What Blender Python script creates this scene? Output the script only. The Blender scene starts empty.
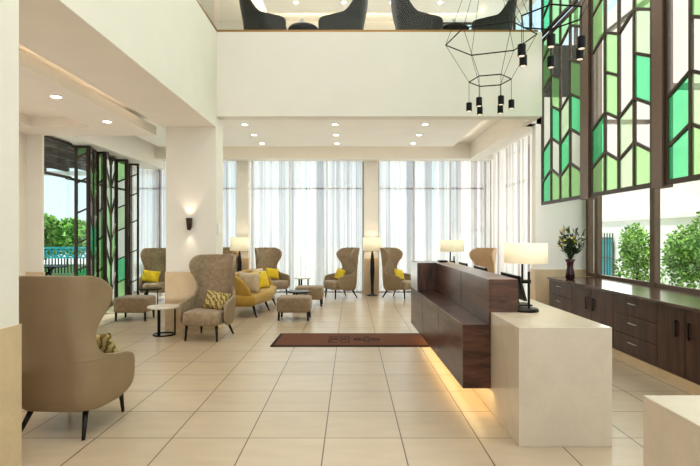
import bpy, math, random
from mathutils import Vector, Matrix
random.seed(7)
C = bpy.context.scene.collection
PI = math.pi
F, CX, CY, EYE = 504.0, 351.0, 236.0, 1.587
def XA(px, d): return (px-CX)*d/F
def ZA(py, d): return EYE-(py-CY)*d/F

# ---------------------------------------------------------------- materials
def nm(name):
    m = bpy.data.materials.new(name); m.use_nodes = True
    nt = m.node_tree; b = nt.nodes['Principled BSDF']
    return m, nt, b
def lin(c):
    return tuple(((v/12.92) if v <= .04045 else ((v+.055)/1.055)**2.4) for v in c)+(1,)
def mat(name, col, rough=.6, metal=0, noise=0, scale=20, bump=0, bscale=None, spec=.5, emit=0, ecol=None):
    m, nt, b = nm(name)
    c = lin(col)
    b.inputs['Base Color'].default_value = c
    b.inputs['Roughness'].default_value = rough
    b.inputs['Metallic'].default_value = metal
    b.inputs['Specular IOR Level'].default_value = spec
    tc = nt.nodes.new('ShaderNodeTexCoord')
    n = nt.nodes.new('ShaderNodeTexNoise'); n.inputs['Scale'].default_value = scale; n.inputs['Detail'].default_value = 4
    nt.links.new(tc.outputs['Object'], n.inputs['Vector'])
    r = nt.nodes.new('ShaderNodeValToRGB')
    k = max(noise, .015)
    r.color_ramp.elements[0].position = .3; r.color_ramp.elements[1].position = .7
    r.color_ramp.elements[0].color = tuple(v*(1-k) for v in c[:3])+(1,)
    r.color_ramp.elements[1].color = tuple(min(1, v*(1+k)) for v in c[:3])+(1,)
    nt.links.new(n.outputs['Fac'], r.inputs['Fac']); nt.links.new(r.outputs['Color'], b.inputs['Base Color'])
    if bump:
        n2 = nt.nodes.new('ShaderNodeTexNoise'); n2.inputs['Scale'].default_value = bscale or scale*4
        nt.links.new(tc.outputs['Object'], n2.inputs['Vector'])
        bp = nt.nodes.new('ShaderNodeBump'); bp.inputs['Strength'].default_value = bump; bp.inputs['Distance'].default_value = .01
        nt.links.new(n2.outputs['Fac'], bp.inputs['Height']); nt.links.new(bp.outputs['Normal'], b.inputs['Normal'])
    if emit:
        b.inputs['Emission Color'].default_value = lin(ecol or col); b.inputs['Emission Strength'].default_value = emit
    return m
def wood(name, c1, c2, rough=.35, axis='Z', scale=9):
    m, nt, b = nm(name)
    tc = nt.nodes.new('ShaderNodeTexCoord'); mp = nt.nodes.new('ShaderNodeMapping')
    s = {'X': (.12, 1, 1), 'Y': (1, .12, 1), 'Z': (1, 1, .12)}[axis]
    mp.inputs['Scale'].default_value = s if axis != 'Y' else (.3, .12, 1.6)
    n = nt.nodes.new('ShaderNodeTexNoise'); n.inputs['Scale'].default_value = scale; n.inputs['Detail'].default_value = 9; n.inputs['Roughness'].default_value = .65; n.inputs['Distortion'].default_value = .5
    r = nt.nodes.new('ShaderNodeValToRGB'); r.color_ramp.elements[0].position = .3; r.color_ramp.elements[1].position = .72
    r.color_ramp.elements[0].color = lin(c1); r.color_ramp.elements[1].color = lin(c2)
    L = nt.links.new
    L(tc.outputs['Object'], mp.inputs['Vector']); L(mp.outputs[0], n.inputs['Vector']); L(n.outputs['Fac'], r.inputs['Fac']); L(r.outputs['Color'], b.inputs['Base Color'])
    b.inputs['Roughness'].default_value = rough
    return m
def stone(name, col, rough=.25, amt=.05):
    m, nt, b = nm(name); L = nt.links.new
    tc = nt.nodes.new('ShaderNodeTexCoord')
    n = nt.nodes.new('ShaderNodeTexNoise'); n.inputs['Scale'].default_value = 3; n.inputs['Detail'].default_value = 8; n.inputs['Distortion'].default_value = 1.5
    v = nt.nodes.new('ShaderNodeTexNoise'); v.inputs['Scale'].default_value = 60; v.inputs['Detail'].default_value = 3
    r = nt.nodes.new('ShaderNodeValToRGB'); c = lin(col)
    r.color_ramp.elements[0].color = tuple(x*(1-amt*1.6) for x in c[:3])+(1,); r.color_ramp.elements[1].color = tuple(min(1, x*(1+amt)) for x in c[:3])+(1,)
    r.color_ramp.elements[0].position = .35; r.color_ramp.elements[1].position = .6
    mx = nt.nodes.new('ShaderNodeMath'); mx.operation = 'MULTIPLY_ADD'; mx.inputs[1].default_value = .35
    L(tc.outputs['Object'], n.inputs['Vector']); L(tc.outputs['Object'], v.inputs['Vector'])
    L(v.outputs['Fac'], mx.inputs[0])
    s = nt.nodes.new('ShaderNodeMath'); s.operation = 'MULTIPLY'; s.inputs[1].default_value = .65
    L(n.outputs['Fac'], s.inputs[0]); L(s.outputs[0], mx.inputs[2]); L(mx.outputs[0], r.inputs['Fac']); L(r.outputs['Color'], b.inputs['Base Color'])
    b.inputs['Roughness'].default_value = rough
    return m
def tile_floor():
    m, nt, b = nm('floor_tiles'); L = nt.links.new
    tc = nt.nodes.new('ShaderNodeTexCoord'); mp = nt.nodes.new('ShaderNodeMapping')
    mp.inputs['Location'].default_value = (.205+30*.6, -3.96+30*.6, 0)
    L(tc.outputs['Object'], mp.inputs['Vector'])
    br = nt.nodes.new('ShaderNodeTexBrick'); br.offset = 0; br.squash = 1
    br.inputs['Scale'].default_value = 1; br.inputs['Brick Width'].default_value = .6; br.inputs['Row Height'].default_value = .6
    br.inputs['Mortar Size'].default_value = .005; br.inputs['Mortar Smooth'].default_value = .1; br.inputs['Bias'].default_value = 0
    br.inputs['Color1'].default_value = lin((.78, .71, .62)); br.inputs['Color2'].default_value = lin((.75, .68, .585)); br.inputs['Mortar'].default_value = lin((.42, .33, .25))
    L(mp.outputs[0], br.inputs['Vector'])
    n = nt.nodes.new('ShaderNodeTexNoise'); n.inputs['Scale'].default_value = 5; n.inputs['Detail'].default_value = 6
    mp2 = nt.nodes.new('ShaderNodeMapping'); mp2.inputs['Scale'].default_value = (.5, 1.6, 1)
    L(tc.outputs['Object'], mp2.inputs['Vector']); L(mp2.outputs[0], n.inputs['Vector'])
    mr = nt.nodes.new('ShaderNodeMapRange'); mr.inputs[1].default_value = .3; mr.inputs[2].default_value = .7; mr.inputs[3].default_value = .93; mr.inputs[4].default_value = 1.03
    L(n.outputs['Fac'], mr.inputs[0])
    mx = nt.nodes.new('ShaderNodeMix'); mx.data_type = 'RGBA'; mx.blend_type = 'MULTIPLY'; mx.inputs['Factor'].default_value = 1
    L(br.outputs['Color'], mx.inputs[6]); L(mr.outputs[0], mx.inputs[7]); L(mx.outputs[2], b.inputs['Base Color'])
    b.inputs['Roughness'].default_value = .3; b.inputs['Specular IOR Level'].default_value = .45
    bp = nt.nodes.new('ShaderNodeBump'); bp.inputs['Strength'].default_value = .25; bp.inputs['Distance'].default_value = .003; bp.invert = True
    L(br.outputs['Fac'], bp.inputs['Height']); L(bp.outputs['Normal'], b.inputs['Normal'])
    return m
def sheer(name, col, trans=.35):
    m, nt, b = nm(name); L = nt.links.new; nt.nodes.remove(b)
    out = nt.nodes['Material Output']
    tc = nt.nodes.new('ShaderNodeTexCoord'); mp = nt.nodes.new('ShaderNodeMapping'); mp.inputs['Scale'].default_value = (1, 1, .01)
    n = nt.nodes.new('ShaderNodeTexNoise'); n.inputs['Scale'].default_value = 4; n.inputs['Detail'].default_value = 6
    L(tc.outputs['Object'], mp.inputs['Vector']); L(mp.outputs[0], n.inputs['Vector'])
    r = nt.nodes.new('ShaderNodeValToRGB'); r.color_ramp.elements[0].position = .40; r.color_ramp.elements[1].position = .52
    r.color_ramp.elements[0].color = lin(tuple(v*k for v, k in zip(col, (.70, .66, .67)))); r.color_ramp.elements[1].color = lin(col)  # darker streaks paint fold shading into the cloth colour
    L(n.outputs['Fac'], r.inputs['Fac'])
    d = nt.nodes.new('ShaderNodeBsdfDiffuse'); t = nt.nodes.new('ShaderNodeBsdfTranslucent'); tr = nt.nodes.new('ShaderNodeBsdfTransparent')
    L(r.outputs['Color'], d.inputs['Color']); L(r.outputs['Color'], t.inputs['Color'])
    a = nt.nodes.new('ShaderNodeMixShader'); a.inputs[0].default_value = .55; L(d.outputs[0], a.inputs[1]); L(t.outputs[0], a.inputs[2])
    lw = nt.nodes.new('ShaderNodeLayerWeight'); lw.inputs['Blend'].default_value = .35
    mr = nt.nodes.new('ShaderNodeMapRange'); mr.inputs[3].default_value = trans; mr.inputs[4].default_value = .03
    L(lw.outputs['Facing'], mr.inputs[0])
    e = nt.nodes.new('ShaderNodeMixShader'); L(mr.outputs[0], e.inputs[0]); L(a.outputs[0], e.inputs[1]); L(tr.outputs[0], e.inputs[2])
    L(e.outputs[0], out.inputs[0])
    return m
def glass(name, col, trans=.85, rough=.05, dif=None):
    """thin tinted pane: transparent + a little gloss (+ translucent body for coloured film)"""
    m, nt, b = nm(name); L = nt.links.new; nt.nodes.remove(b); out = nt.nodes['Material Output']
    tr = nt.nodes.new('ShaderNodeBsdfTransparent'); tr.inputs[0].default_value = lin(col)
    g = nt.nodes.new('ShaderNodeBsdfGlossy'); g.inputs['Roughness'].default_value = rough; g.inputs['Color'].default_value = (.9, .9, .9, 1)
    tc = nt.nodes.new('ShaderNodeTexCoord'); n = nt.nodes.new('ShaderNodeTexNoise'); n.inputs['Scale'].default_value = 1.2
    L(tc.outputs['Object'], n.inputs['Vector'])
    bp = nt.nodes.new('ShaderNodeBump'); bp.inputs['Strength'].default_value = .02; L(n.outputs['Fac'], bp.inputs['Height']); L(bp.outputs['Normal'], g.inputs['Normal'])
    if dif is not None:
        t = nt.nodes.new('ShaderNodeBsdfTranslucent'); t.inputs[0].default_value = lin(dif)
        d = nt.nodes.new('ShaderNodeBsdfDiffuse'); d.inputs[0].default_value = lin(dif)
        x = nt.nodes.new('ShaderNodeMixShader'); x.inputs[0].default_value = .4; L(t.outputs[0], x.inputs[1]); L(d.outputs[0], x.inputs[2])
        y = nt.nodes.new('ShaderNodeMixShader'); y.inputs[0].default_value = trans; L(x.outputs[0], y.inputs[1]); L(tr.outputs[0], y.inputs[2])
        base = y
    else: base = tr
    lw = nt.nodes.new('ShaderNodeLayerWeight'); lw.inputs['Blend'].default_value = .5
    pw = nt.nodes.new('ShaderNodeMath'); pw.operation = 'POWER'; pw.inputs[1].default_value = 5; L(lw.outputs['Facing'], pw.inputs[0])
    fr = nt.nodes.new('ShaderNodeMapRange'); fr.inputs[3].default_value = .012; fr.inputs[4].default_value = .15; L(pw.outputs[0], fr.inputs[0])
    z = nt.nodes.new('ShaderNodeMixShader'); L(fr.outputs[0], z.inputs[0]); L(base.outputs[0], z.inputs[1]); L(g.outputs[0], z.inputs[2])
    L(z.outputs[0], out.inputs[0])
    return m
def emis(name, col, s):
    m = mat(name, col, .5); b = m.node_tree.nodes['Principled BSDF']
    b.inputs['Emission Color'].default_value = lin(col); b.inputs['Emission Strength'].default_value = s
    return m
def tweed(name, col, amt=.25, scale=120, bump=.3):
    m, nt, b = nm(name); L = nt.links.new
    tc = nt.nodes.new('ShaderNodeTexCoord')
    n = nt.nodes.new('ShaderNodeTexNoise'); n.inputs['Scale'].default_value = scale; n.inputs['Detail'].default_value = 3
    n2 = nt.nodes.new('ShaderNodeTexNoise'); n2.inputs['Scale'].default_value = 18; n2.inputs['Detail'].default_value = 8
    L(tc.outputs['Object'], n.inputs['Vector']); L(tc.outputs['Object'], n2.inputs['Vector'])
    ad = nt.nodes.new('ShaderNodeMath'); ad.operation = 'ADD'; L(n.outputs['Fac'], ad.inputs[0]); L(n2.outputs['Fac'], ad.inputs[1])
    dv = nt.nodes.new('ShaderNodeMath'); dv.operation = 'MULTIPLY'; dv.inputs[1].default_value = .5; L(ad.outputs[0], dv.inputs[0])
    r = nt.nodes.new('ShaderNodeValToRGB'); c = lin(col)
    r.color_ramp.elements[0].position = .38; r.color_ramp.elements[1].position = .62
    r.color_ramp.elements[0].color = tuple(v*(1-amt) for v in c[:3])+(1,); r.color_ramp.elements[1].color = tuple(min(1, v*(1+amt)) for v in c[:3])+(1,)
    L(dv.outputs[0], r.inputs['Fac']); L(r.outputs['Color'], b.inputs['Base Color'])
    b.inputs['Roughness'].default_value = .85; b.inputs['Sheen Weight'].default_value = .2
    bp = nt.nodes.new('ShaderNodeBump'); bp.inputs['Strength'].default_value = bump; bp.inputs['Distance'].default_value = .004
    L(n.outputs['Fac'], bp.inputs['Height']); L(bp.outputs['Normal'], b.inputs['Normal'])
    return m
def pattern_fabric(name, c1, c2):
    m, nt, b = nm(name); L = nt.links.new
    tc = nt.nodes.new('ShaderNodeTexCoord'); w = nt.nodes.new('ShaderNodeTexWave'); w.bands_direction = 'DIAGONAL'
    w.inputs['Scale'].default_value = 7; w.inputs['Distortion'].default_value = 6; w.inputs['Detail'].default_value = 2; w.inputs['Detail Scale'].default_value = 2.5
    L(tc.outputs['Object'], w.inputs['Vector'])
    r = nt.nodes.new('ShaderNodeValToRGB'); r.color_ramp.elements[0].position = .4; r.color_ramp.elements[1].position = .6
    r.color_ramp.elements[0].color = lin(c1); r.color_ramp.elements[1].color = lin(c2)
    L(w.outputs['Fac'], r.inputs['Fac']); L(r.outputs['Color'], b.inputs['Base Color']); b.inputs['Roughness'].default_value = .85
    return m

M = {}
M['wall'] = mat('cream_paint', (.90, .88, .845), .75, noise=.015, scale=2)
M['ceil'] = mat('ceiling_paint', (.93, .915, .885), .8, noise=.01, scale=2)
M['taupe'] = mat('soffit_paint', (.91, .875, .835), .75, noise=.015, scale=2)
M['clad'] = stone('travertine_cladding', (.82, .735, .61), .35, .05)
M['floor'] = tile_floor()
M['marble'] = stone('cream_quartz', (.83, .775, .70), .22, .03)
M['dwood'] = wood('dark_walnut', (.15, .085, .065), (.46, .32, .25), .3, 'Z')
M['dwoodY'] = wood('dark_walnut_long', (.15, .085, .065), (.47, .33, .26), .28, 'Y')
M['cab'] = wood('cabinet_wood', (.13, .07, .055), (.37, .245, .19), .35, 'Z', 12)
M['cabtop'] = mat('polished_dark_top', (.34, .27, .23), .15, noise=.1, scale=8, spec=.9)
M['bronze'] = mat('dark_bronze', (.25, .185, .14), .4, metal=.3)
M['bronze2'] = mat('brown_post', (.44, .365, .31), .45, metal=.2, noise=.05)
M['black'] = mat('black_metal', (.05, .045, .045), .4, metal=.4)
M['blackwood'] = mat('black_wood', (.07, .05, .045), .4)
M['chrome'] = mat('brushed_steel', (.82, .82, .82), .3, metal=1)
M['gold'] = mat('brass_trim', (.62, .48, .30), .4, metal=.6)
M['outer'] = mat('taupe_leather', (.57, .49, .385), .5, noise=.04, scale=6, bump=.05, bscale=150)
M['tweed'] = tweed('taupe_tweed', (.62, .545, .45))
M['peach'] = mat('tan_leather', (.74, .62, .49), .5, noise=.04)
M['chairdk'] = tweed('charcoal_tweed', (.19, .185, .17), .2)
M['mustard'] = tweed('mustard_velvet', (.71, .57, .27), .1, 150, .1)
M['yellow'] = tweed('yellow_fabric', (.86, .74, .16), .12, 150, .1)
M['beigefab'] = tweed('beige_fabric', (.76, .68, .57), .1, 150, .1)
M['brownfab'] = tweed('brown_fabric', (.56, .42, .33), .1, 150, .1)
M['pat'] = pattern_fabric('woven_pattern', (.50, .43, .22), (.78, .70, .50))
M['otto'] = tweed('ottoman_tweed', (.58, .50, .40), .2)
M['shade'] = emis('linen_shade', (.96, .91, .79), .35)
M['lens'] = emis('lamp_lens', (1, .96, .88), 9)
M['lens2'] = emis('pendant_lens', (.95, .90, .82), .7)
M['cove'] = emis('warm_strip', (1, .85, .6), 3)
M['rug'] = mat('brown_mat', (.42, .25, .155), .9, noise=.12, scale=40, bump=.2)
M['rugdk'] = mat('dark_mat_edge', (.18, .10, .07), .9)
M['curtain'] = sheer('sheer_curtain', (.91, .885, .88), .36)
M['win'] = glass('window_glass', (.97, .99, .98))
M['rail'] = glass('railing_glass', (.985, .995, .995))
M['g1'] = glass('green_film_deep', (.56, .93, .74), .72, dif=(.42, .92, .66))
M['g2'] = glass('green_film_light', (.80, .95, .74), .72, dif=(.74, .95, .68))
M['g3'] = glass('green_film_pale', (.89, .97, .85), .72, dif=(.88, .97, .84))
M['g0'] = glass('clear_pane', (.99, .99, .98), .92, dif=(.98, .97, .95))
M['white'] = mat('white_enamel', (.93, .92, .90), .5)
M['tabletop'] = stone('white_marble_top', (.90, .87, .82), .2, .03)
M['screen'] = mat('screen_glass', (.03, .03, .035), .15)
M['vase'] = mat('purple_glass', (.25, .10, .14), .1, noise=.3, scale=15)
M['leaf'] = mat('leaf_green', (.30, .40, .20), .6, noise=.3, scale=12)
M['leafdk'] = mat('leaf_dark', (.25, .33, .20), .6, noise=.3, scale=12)
M['petal'] = mat('white_petal', (.93, .91, .86), .6)
M['petaly'] = mat('yellow_petal', (.90, .84, .35), .6)
M['tree1'] = mat('tree_leaf_fresh', (.70, .84, .46), .7, noise=.35, scale=1.5)
M['tree2'] = mat('tree_leaf_mid', (.45, .62, .28), .7, noise=.35, scale=1.5)
M['trunk'] = mat('bark', (.35, .27, .20), .9, noise=.2)
M['turq'] = mat('turquoise_paint', (.25, .72, .76), .5)
M['extwall'] = mat('exterior_render', (.97, .95, .92), .9, noise=.03, scale=3)
M['extwall2'] = mat('exterior_render_pink', (.95, .88, .85), .9, noise=.03, scale=3)
M['paving'] = stone('outdoor_paving', (.80, .78, .74), .8, .05)
M['pergola'] = mat('pergola_timber', (.28, .22, .18), .7, noise=.1)

# ---------------------------------------------------------------- mesh helpers
class B:
    def __init__(s): s.v = []; s.f = []; s.m = []; s.cur = 0; s.T = None
    def add(s, vs, fs):
        o = len(s.v)
        for p in vs:
            p = Vector(p)
            s.v.append(s.T @ p if s.T else p)
        for f in fs: s.f.append([o+i for i in f]); s.m.append(s.cur)
        return s
    def box(s, x0, x1, y0, y1, z0, z1):
        return s.hexa([(x0, y0), (x1, y0), (x1, y1), (x0, y1)], z0, z1)
    def hexa(s, pts, z0, z1):
        n = len(pts)
        vs = [(p[0], p[1], z0) for p in pts]+[(p[0], p[1], z1) for p in pts]
        fs = [list(range(n-1, -1, -1)), list(range(n, 2*n))]+[[i, (i+1) % n, n+(i+1) % n, n+i] for i in range(n)]
        return s.add(vs, fs)
    def tube(s, a, b, r0, r1=None, n=8, cap=True):
        a = Vector(a); b = Vector(b); r1 = r0 if r1 is None else r1
        d = (b-a).normalized(); u = d.orthogonal().normalized(); w = d.cross(u)
        vs = []
        for p, r in ((a, r0), (b, r1)):
            for i in range(n):
                t = 2*PI*i/n; vs.append(p+u*math.cos(t)*r+w*math.sin(t)*r)
        fs = [[i, (i+1) % n, n+(i+1) % n, n+i] for i in range(n)]
        if cap: fs += [list(range(n-1, -1, -1)), list(range(n, 2*n))]
        return s.add(vs, fs)
    def bar(s, a, b, w, d, up=(0, 1, 0)):
        """rectangular bar from a to b; d = size along up, w = size across"""
        a = Vector(a); b = Vector(b); t = (b-a).normalized(); U = Vector(up); U = (U-t*U.dot(t)).normalized(); S = t.cross(U)
        vs = [p+S*sx*w/2+U*sy*d/2 for p in (a, b) for sx, sy in ((-1, -1), (1, -1), (1, 1), (-1, 1))]
        return s.add(vs, [[3, 2, 1, 0], [4, 5, 6, 7], [0, 1, 5, 4], [1, 2, 6, 5], [2, 3, 7, 6], [3, 0, 4, 7]])
    def lathe(s, prof, c=(0, 0, 0), n=24, cap=True):
        vs = [(c[0]+r*math.cos(2*PI*i/n), c[1]+r*math.sin(2*PI*i/n), c[2]+z) for r, z in prof for i in range(n)]
        fs = [[k*n+i, k*n+(i+1) % n, (k+1)*n+(i+1) % n, (k+1)*n+i] for k in range(len(prof)-1) for i in range(n)]
        if cap: fs += [list(range(n-1, -1, -1)), list(range((len(prof)-1)*n, len(prof)*n))]
        return s.add(vs, fs)
    def grid(s, fn, nu, nv, closeu=False):
        vs = [fn(i/nu, j/nv) for j in range(nv+1) for i in range(nu+1)]
        fs = [[j*(nu+1)+i, j*(nu+1)+i+1, (j+1)*(nu+1)+i+1, (j+1)*(nu+1)+i] for j in range(nv) for i in range(nu)]
        return s.add(vs, fs)
    def rbox(s, x0, x1, y0, y1, z0, z1, r=.03, e=5, nu=28, nv=12):
        """soft pillow-box: superellipsoid"""
        cx, cy, cz = (x0+x1)/2, (y0+y1)/2, (z0+z1)/2; a, b, c = (x1-x0)/2, (y1-y0)/2, (z1-z0)/2
        def sp(v, p): return math.copysign(abs(v)**p, v)
        def fn(u, v):
            t = u*2*PI; p = (v-.5)*PI
            cp = sp(math.cos(p), 2/e)
            return (cx+a*cp*sp(math.cos(t), 2/e), cy+b*cp*sp(math.sin(t), 2/e), cz+c*sp(math.sin(p), 2/e))
        return s.grid(fn, nu, nv)
    def build(s, name, mats, parent=None, smooth=False, bevel=0, subd=0, solid=None, merge=False):
        me = bpy.data.meshes.new(name); me.from_pydata([tuple(v) for v in s.v], [], s.f)
        if not isinstance(mats, (list, tuple)): mats = [mats]
        for m in mats: me.materials.append(m)
        me.polygons.foreach_set('material_index', s.m)
        if merge:
            import bmesh
            bm = bmesh.new(); bm.from_mesh(me); bmesh.ops.remove_doubles(bm, verts=bm.verts, dist=1e-4); bmesh.ops.recalc_face_normals(bm, faces=bm.faces); bm.to_mesh(me); bm.free()
        if smooth: me.polygons.foreach_set('use_smooth', [True]*len(me.polygons))
        me.update()
        o = bpy.data.objects.new(name, me); C.objects.link(o)
        if parent: o.parent = parent
        if solid:
            md = o.modifiers.new('s', 'SOLIDIFY'); md.thickness = solid; md.offset = 1
            if len(mats) > 1: md.material_offset = 1; md.material_offset_rim = 0
        if bevel:
            md = o.modifiers.new('b', 'BEVEL'); md.width = bevel; md.segments = 2; md.limit_method = 'ANGLE'
        if subd:
            md = o.modifiers.new('d', 'SUBSURF'); md.levels = subd; md.render_levels = subd
        return o
def thing(name, label, cat, loc=(0, 0, 0), rz=0, group=None, rx=0, ry=0):
    o = bpy.data.objects.new(name, None); C.objects.link(o); o.location = loc; o.rotation_euler = (rx, ry, rz)
    o.empty_display_size = .1
    return tag(o, label, cat, group)
def tag(o, label, cat, group=None, kind=None):
    o['label'] = label; o['category'] = cat
    if group: o['group'] = group
    if kind: o['kind'] = kind
    return o
def struct(name, b, m, label=None, cat=None, parent=None, **k):
    o = b.build(name, m, parent, **k)
    if not parent: o['kind'] = 'structure'
    if label: o['label'] = label; o['category'] = cat or name.split('_')[0]
    return o
KIDS = {}
def dup(root, loc, rz=0, label=None, group=None, scale=None):
    def kids(o): return [c for c in bpy.data.objects if c.parent == o]
    if root.name not in KIDS: KIDS[root.name] = [(c, kids(c)) for c in kids(root)]
    r = root.copy(); C.objects.link(r); r.location = loc; r.rotation_euler = (0, 0, rz)
    if label: r['label'] = label
    if group: r['group'] = group
    if scale: r.scale = (scale,)*3
    for c, gs in KIDS[root.name]:
        cc = c.copy(); C.objects.link(cc); cc.parent = r
        for g in gs:
            gg = g.copy(); C.objects.link(gg); gg.parent = cc
    return r

# ================================================================ SETTING
Z_SOF, Z_UP, Z_TOP = 3.44, 5.07, 7.6
struct('floor', B().box(-5.6, 4.4, -4, 14.25, -.1, 0).box(-6.7, -5.6, 13.0, 14.25, -.1, 0), M['floor'], 'pale beige square floor tiles with thin brown joints', 'floor')
struct('ground_outside', B().box(-60, 60, 14.3, 80, -.25, -.12).box(-60, -5.75, -10, 14.3, -.25, -.12).box(4.6, 60, -10, 14.3, -.25, -.12), M['paving'])
# left foreground pier + beam line
def clad_pier(name, x0, x1, y0, y1, z1, zc=.977, lab=None, e=.012):
    o = struct(name, B().box(x0, x1, y0, y1, zc, z1), M['wall'], lab, 'column')
    struct('cladding', B().box(x0-e, x1+e, y0-e, y1+e, 0, zc), M['clad'], parent=o)
    return o
clad_pier('column_near', -3.2, -2.30, 2.7, 3.49, Z_SOF, lab='cream square column beside the large foreground armchair, stone base')
o = clad_pier('column_mid', -3.14, -2.29, 8.55, 9.0, Z_SOF-.001, lab='cream square column behind tweed armchair, with wall light')
struct('column_head', B().box(-3.14, -2.292, 8.602, 9.0, Z_SOF, 3.9), M['wall'], parent=o)
struct('beam_left', B().box(-3.2, -2.29, -4, 8.6, Z_SOF, Z_UP), M['wall'], 'deep cream beam running above the left columns', 'beam')
struct('trim_1', B().box(-3.195, -2.295, -3.9, 8.55, Z_SOF-.004, Z_SOF), M['taupe'])
# back columns
clad_pier('column_back_left', -3.12, -2.80, 13.75, 14.2, 3.7, lab='slim cream column between curtained windows behind the sofa')
clad_pier('column_back_middle', .36, .75, 13.75, 14.2, 3.7, lab='slim cream column between curtained windows behind the floor lamp')
# pier 2 and left wall
struct('wall_left', B().box(-5.75, -5.5, -4, 8.55, 0, Z_UP), M['taupe'])
struct('wall_left_jog', B().box(-6.7, -5.64, 13.0, 13.08, 0, 4.1), M['wall'])
clad_pier('column_left', -5.5, -5.225, 8.53, 8.58, 3.6, lab='narrow cream pier beside the garden opening on far left')
struct('wall_left_header', B().box(-5.75, -5.18, 8.5, 14.3, Z_SOF+.0, 4.2), M['wall'])
struct('wall_left_upper', B().box(-5.75, -5.5, -4, 14.3, Z_UP, Z_TOP), M['wall'])
# right side : pier and upper wall
X_W = 4.3
o = struct('wall_right_pier', B().box(3.37, 4.5, 9.2, 9.4, .977, Z_UP).box(3.255, 3.37, 9.15, 9.4, 3.63, Z_UP), M['ceil'])
struct('wall_cladding', B().box(3.36, 4.5, 9.185, 9.46, 0, .977), M['clad'], parent=o)
struct('wall_right_sill', B().box(X_W, X_W+.2, -4, 9.2, 0, .86), M['wall'])
struct('wall_right_upper', B().box(4.3, 4.5, -4, 14.3, 7.3, Z_TOP), M['wall'])
struct('wall_right_side_bay', B().box(4.1, 4.3, 9.4, 9.6, 0, 4), M['wall'])
# balcony fascia and slab
struct('beam_balcony_fascia', B().box(-2.29, 3.26, 8.6, 8.85, 3.63, Z_UP), M['wall'], 'cream balcony fascia crossing the room above the lounge', 'beam')
struct('floor_upper', B().box(-5.7, 3.26, 8.85, 9.2, 4.12, Z_UP).box(-5.7, 4.3, 9.2, 14.3, 4.12, Z_UP).box(-5.7, -3.2, -4, 8.85, 3.9, Z_UP), M['ceil'])
struct('ceiling_slab_lounge', B().box(-5.2, 3.2, 8.85, 13.35, 4.05, 4.12), M['ceil'])
struct('ceiling_panel_lounge', B().box(-4.9, 2.6, 8.86, 12.8, 3.86, 4.05), M['ceil'], 'white dropped ceiling panel above the lounge', 'ceiling')
struct('beam_back', B().box(-6.7, 3.8, 13.3, 13.75, 3.63, 4.12), M['wall'])
struct('beam_right', B().box(3.15, 3.26, 8.85, 9.2, 3.63, 4.12).box(3.15, 3.5, 9.2, 13.3, 3.63, 4.12), M['wall'])
struct('ceiling_curtain_pocket', B().box(-6.7, 4.1, 13.75, 14.3, 3.74, 4.12).box(3.5, 4.1, 9.4, 13.75, 3.74, 4.12), M['ceil'])
# left lower ceiling: slab, dropped panel with recess
struct('ceiling_slab_left', B().box(-5.6, -3.2, -4, 8.85, 3.62, 3.9), M['ceil'])
pb = B(); zr0, zr1 = 3.30, 3.45
for r in ((-5.5, -5.0, -3, 8.6), (-4.1, -3.32, -3, 8.6), (-5.0, -4.1, 7.9, 8.6), (-5.0, -4.1, -3, 4.0)): pb.box(*r, zr0, zr1)
pb.box(-5.1, -4.0, 3.9, 8.0, 3.45, 3.5)
struct('ceiling_panel_left', pb, M['taupe'], 'dropped ceiling panel with recessed rectangle on the left', 'ceiling')
# upper storey
struct('ceiling_upper', B().box(-5.7, 4.5, -4, 14.3, Z_TOP, Z_TOP+.1), M['ceil'])
struct('ceiling_panel_upper', B().box(-2.2, 3.3, 9.2, 13.2, 7.42, 7.52), M['ceil'])
struct('wall_back_upper', B().box(-5.7, 2.5, 14.1, 14.3, Z_UP, Z_TOP), M['wall'])
struct('wall_back_return', B().box(-6.8, -6.55, 13.0, 14.3, 0, 4.2).box(3.8, 4.3, 14.0, 14.3, 0, 4.2), M['wall'])
# gold trims and glass railings
rl = thing('glass_railing', 'clear glass balustrade with brass base rail along the balcony edge', 'railing', (0, 8.62, Z_UP))
B().box(-2.29, 3.2, 0, .05, 0, .045).build('base_rail', M['gold'], rl)
B().box(-2.25, 3.18, .018, .032, .045, 1.1).build('glass_panel', M['rail'], rl)
r2 = thing('glass_railing', 'clear glass balustrade running toward camera above the left beam', 'railing', (-2.31, 0, Z_UP))
B().box(-.04, .02, -3.5, 8.6, 0, .045).build('base_rail', M['gold'], r2)
B().box(-.02, -.008, -3.5, 8.55, .045, 1.1).build('glass_panel', M['rail'], r2)

# windows: back bays
def window(name, x0, x1, lab, axis='x', pos=14.22, z0=0.0, z1=3.74, mull=(), trans=(2.9,), w=.045):
    f = B(); g = B()
    def bx(b, a0, a1, zz0, zz1, t):
        if axis == 'x': b.box(a0, a1, pos-t, pos+t, zz0, zz1)
        else: b.box(pos-t, pos+t, a0, a1, zz0, zz1)
    for a in (x0, x1-w, *mull): bx(f, a, a+w, z0, z1, .04)
    for z in (z0, z1-w, *trans): bx(f, x0, x1, z, z+w, .035)
    bx(g, x0+w/2, x1-w/2, z0+w/2, z1-w/2, .004)
    o = f.build(name, M['bronze']); o['kind'] = 'structure'; o['label'] = lab; o['category'] = 'window'
    g.build('glass', M['win'], o)
    return o
window('window_1', -6.5, -3.14, 'dark framed window behind curtains on the far left bay', mull=(-5.4, -4.3))
window('window_2', -2.80, .36, 'dark framed window behind curtains in the middle bay', mull=(-1.75, -.7))
window('window_3', .75, 3.80, 'dark framed window behind curtains in the right bay', mull=(1.75, 2.77))
window('window_4', 9.6, 14.0, 'dark framed side window behind the right-hand curtains', axis='y', pos=4.2, mull=(11.8,))
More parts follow.
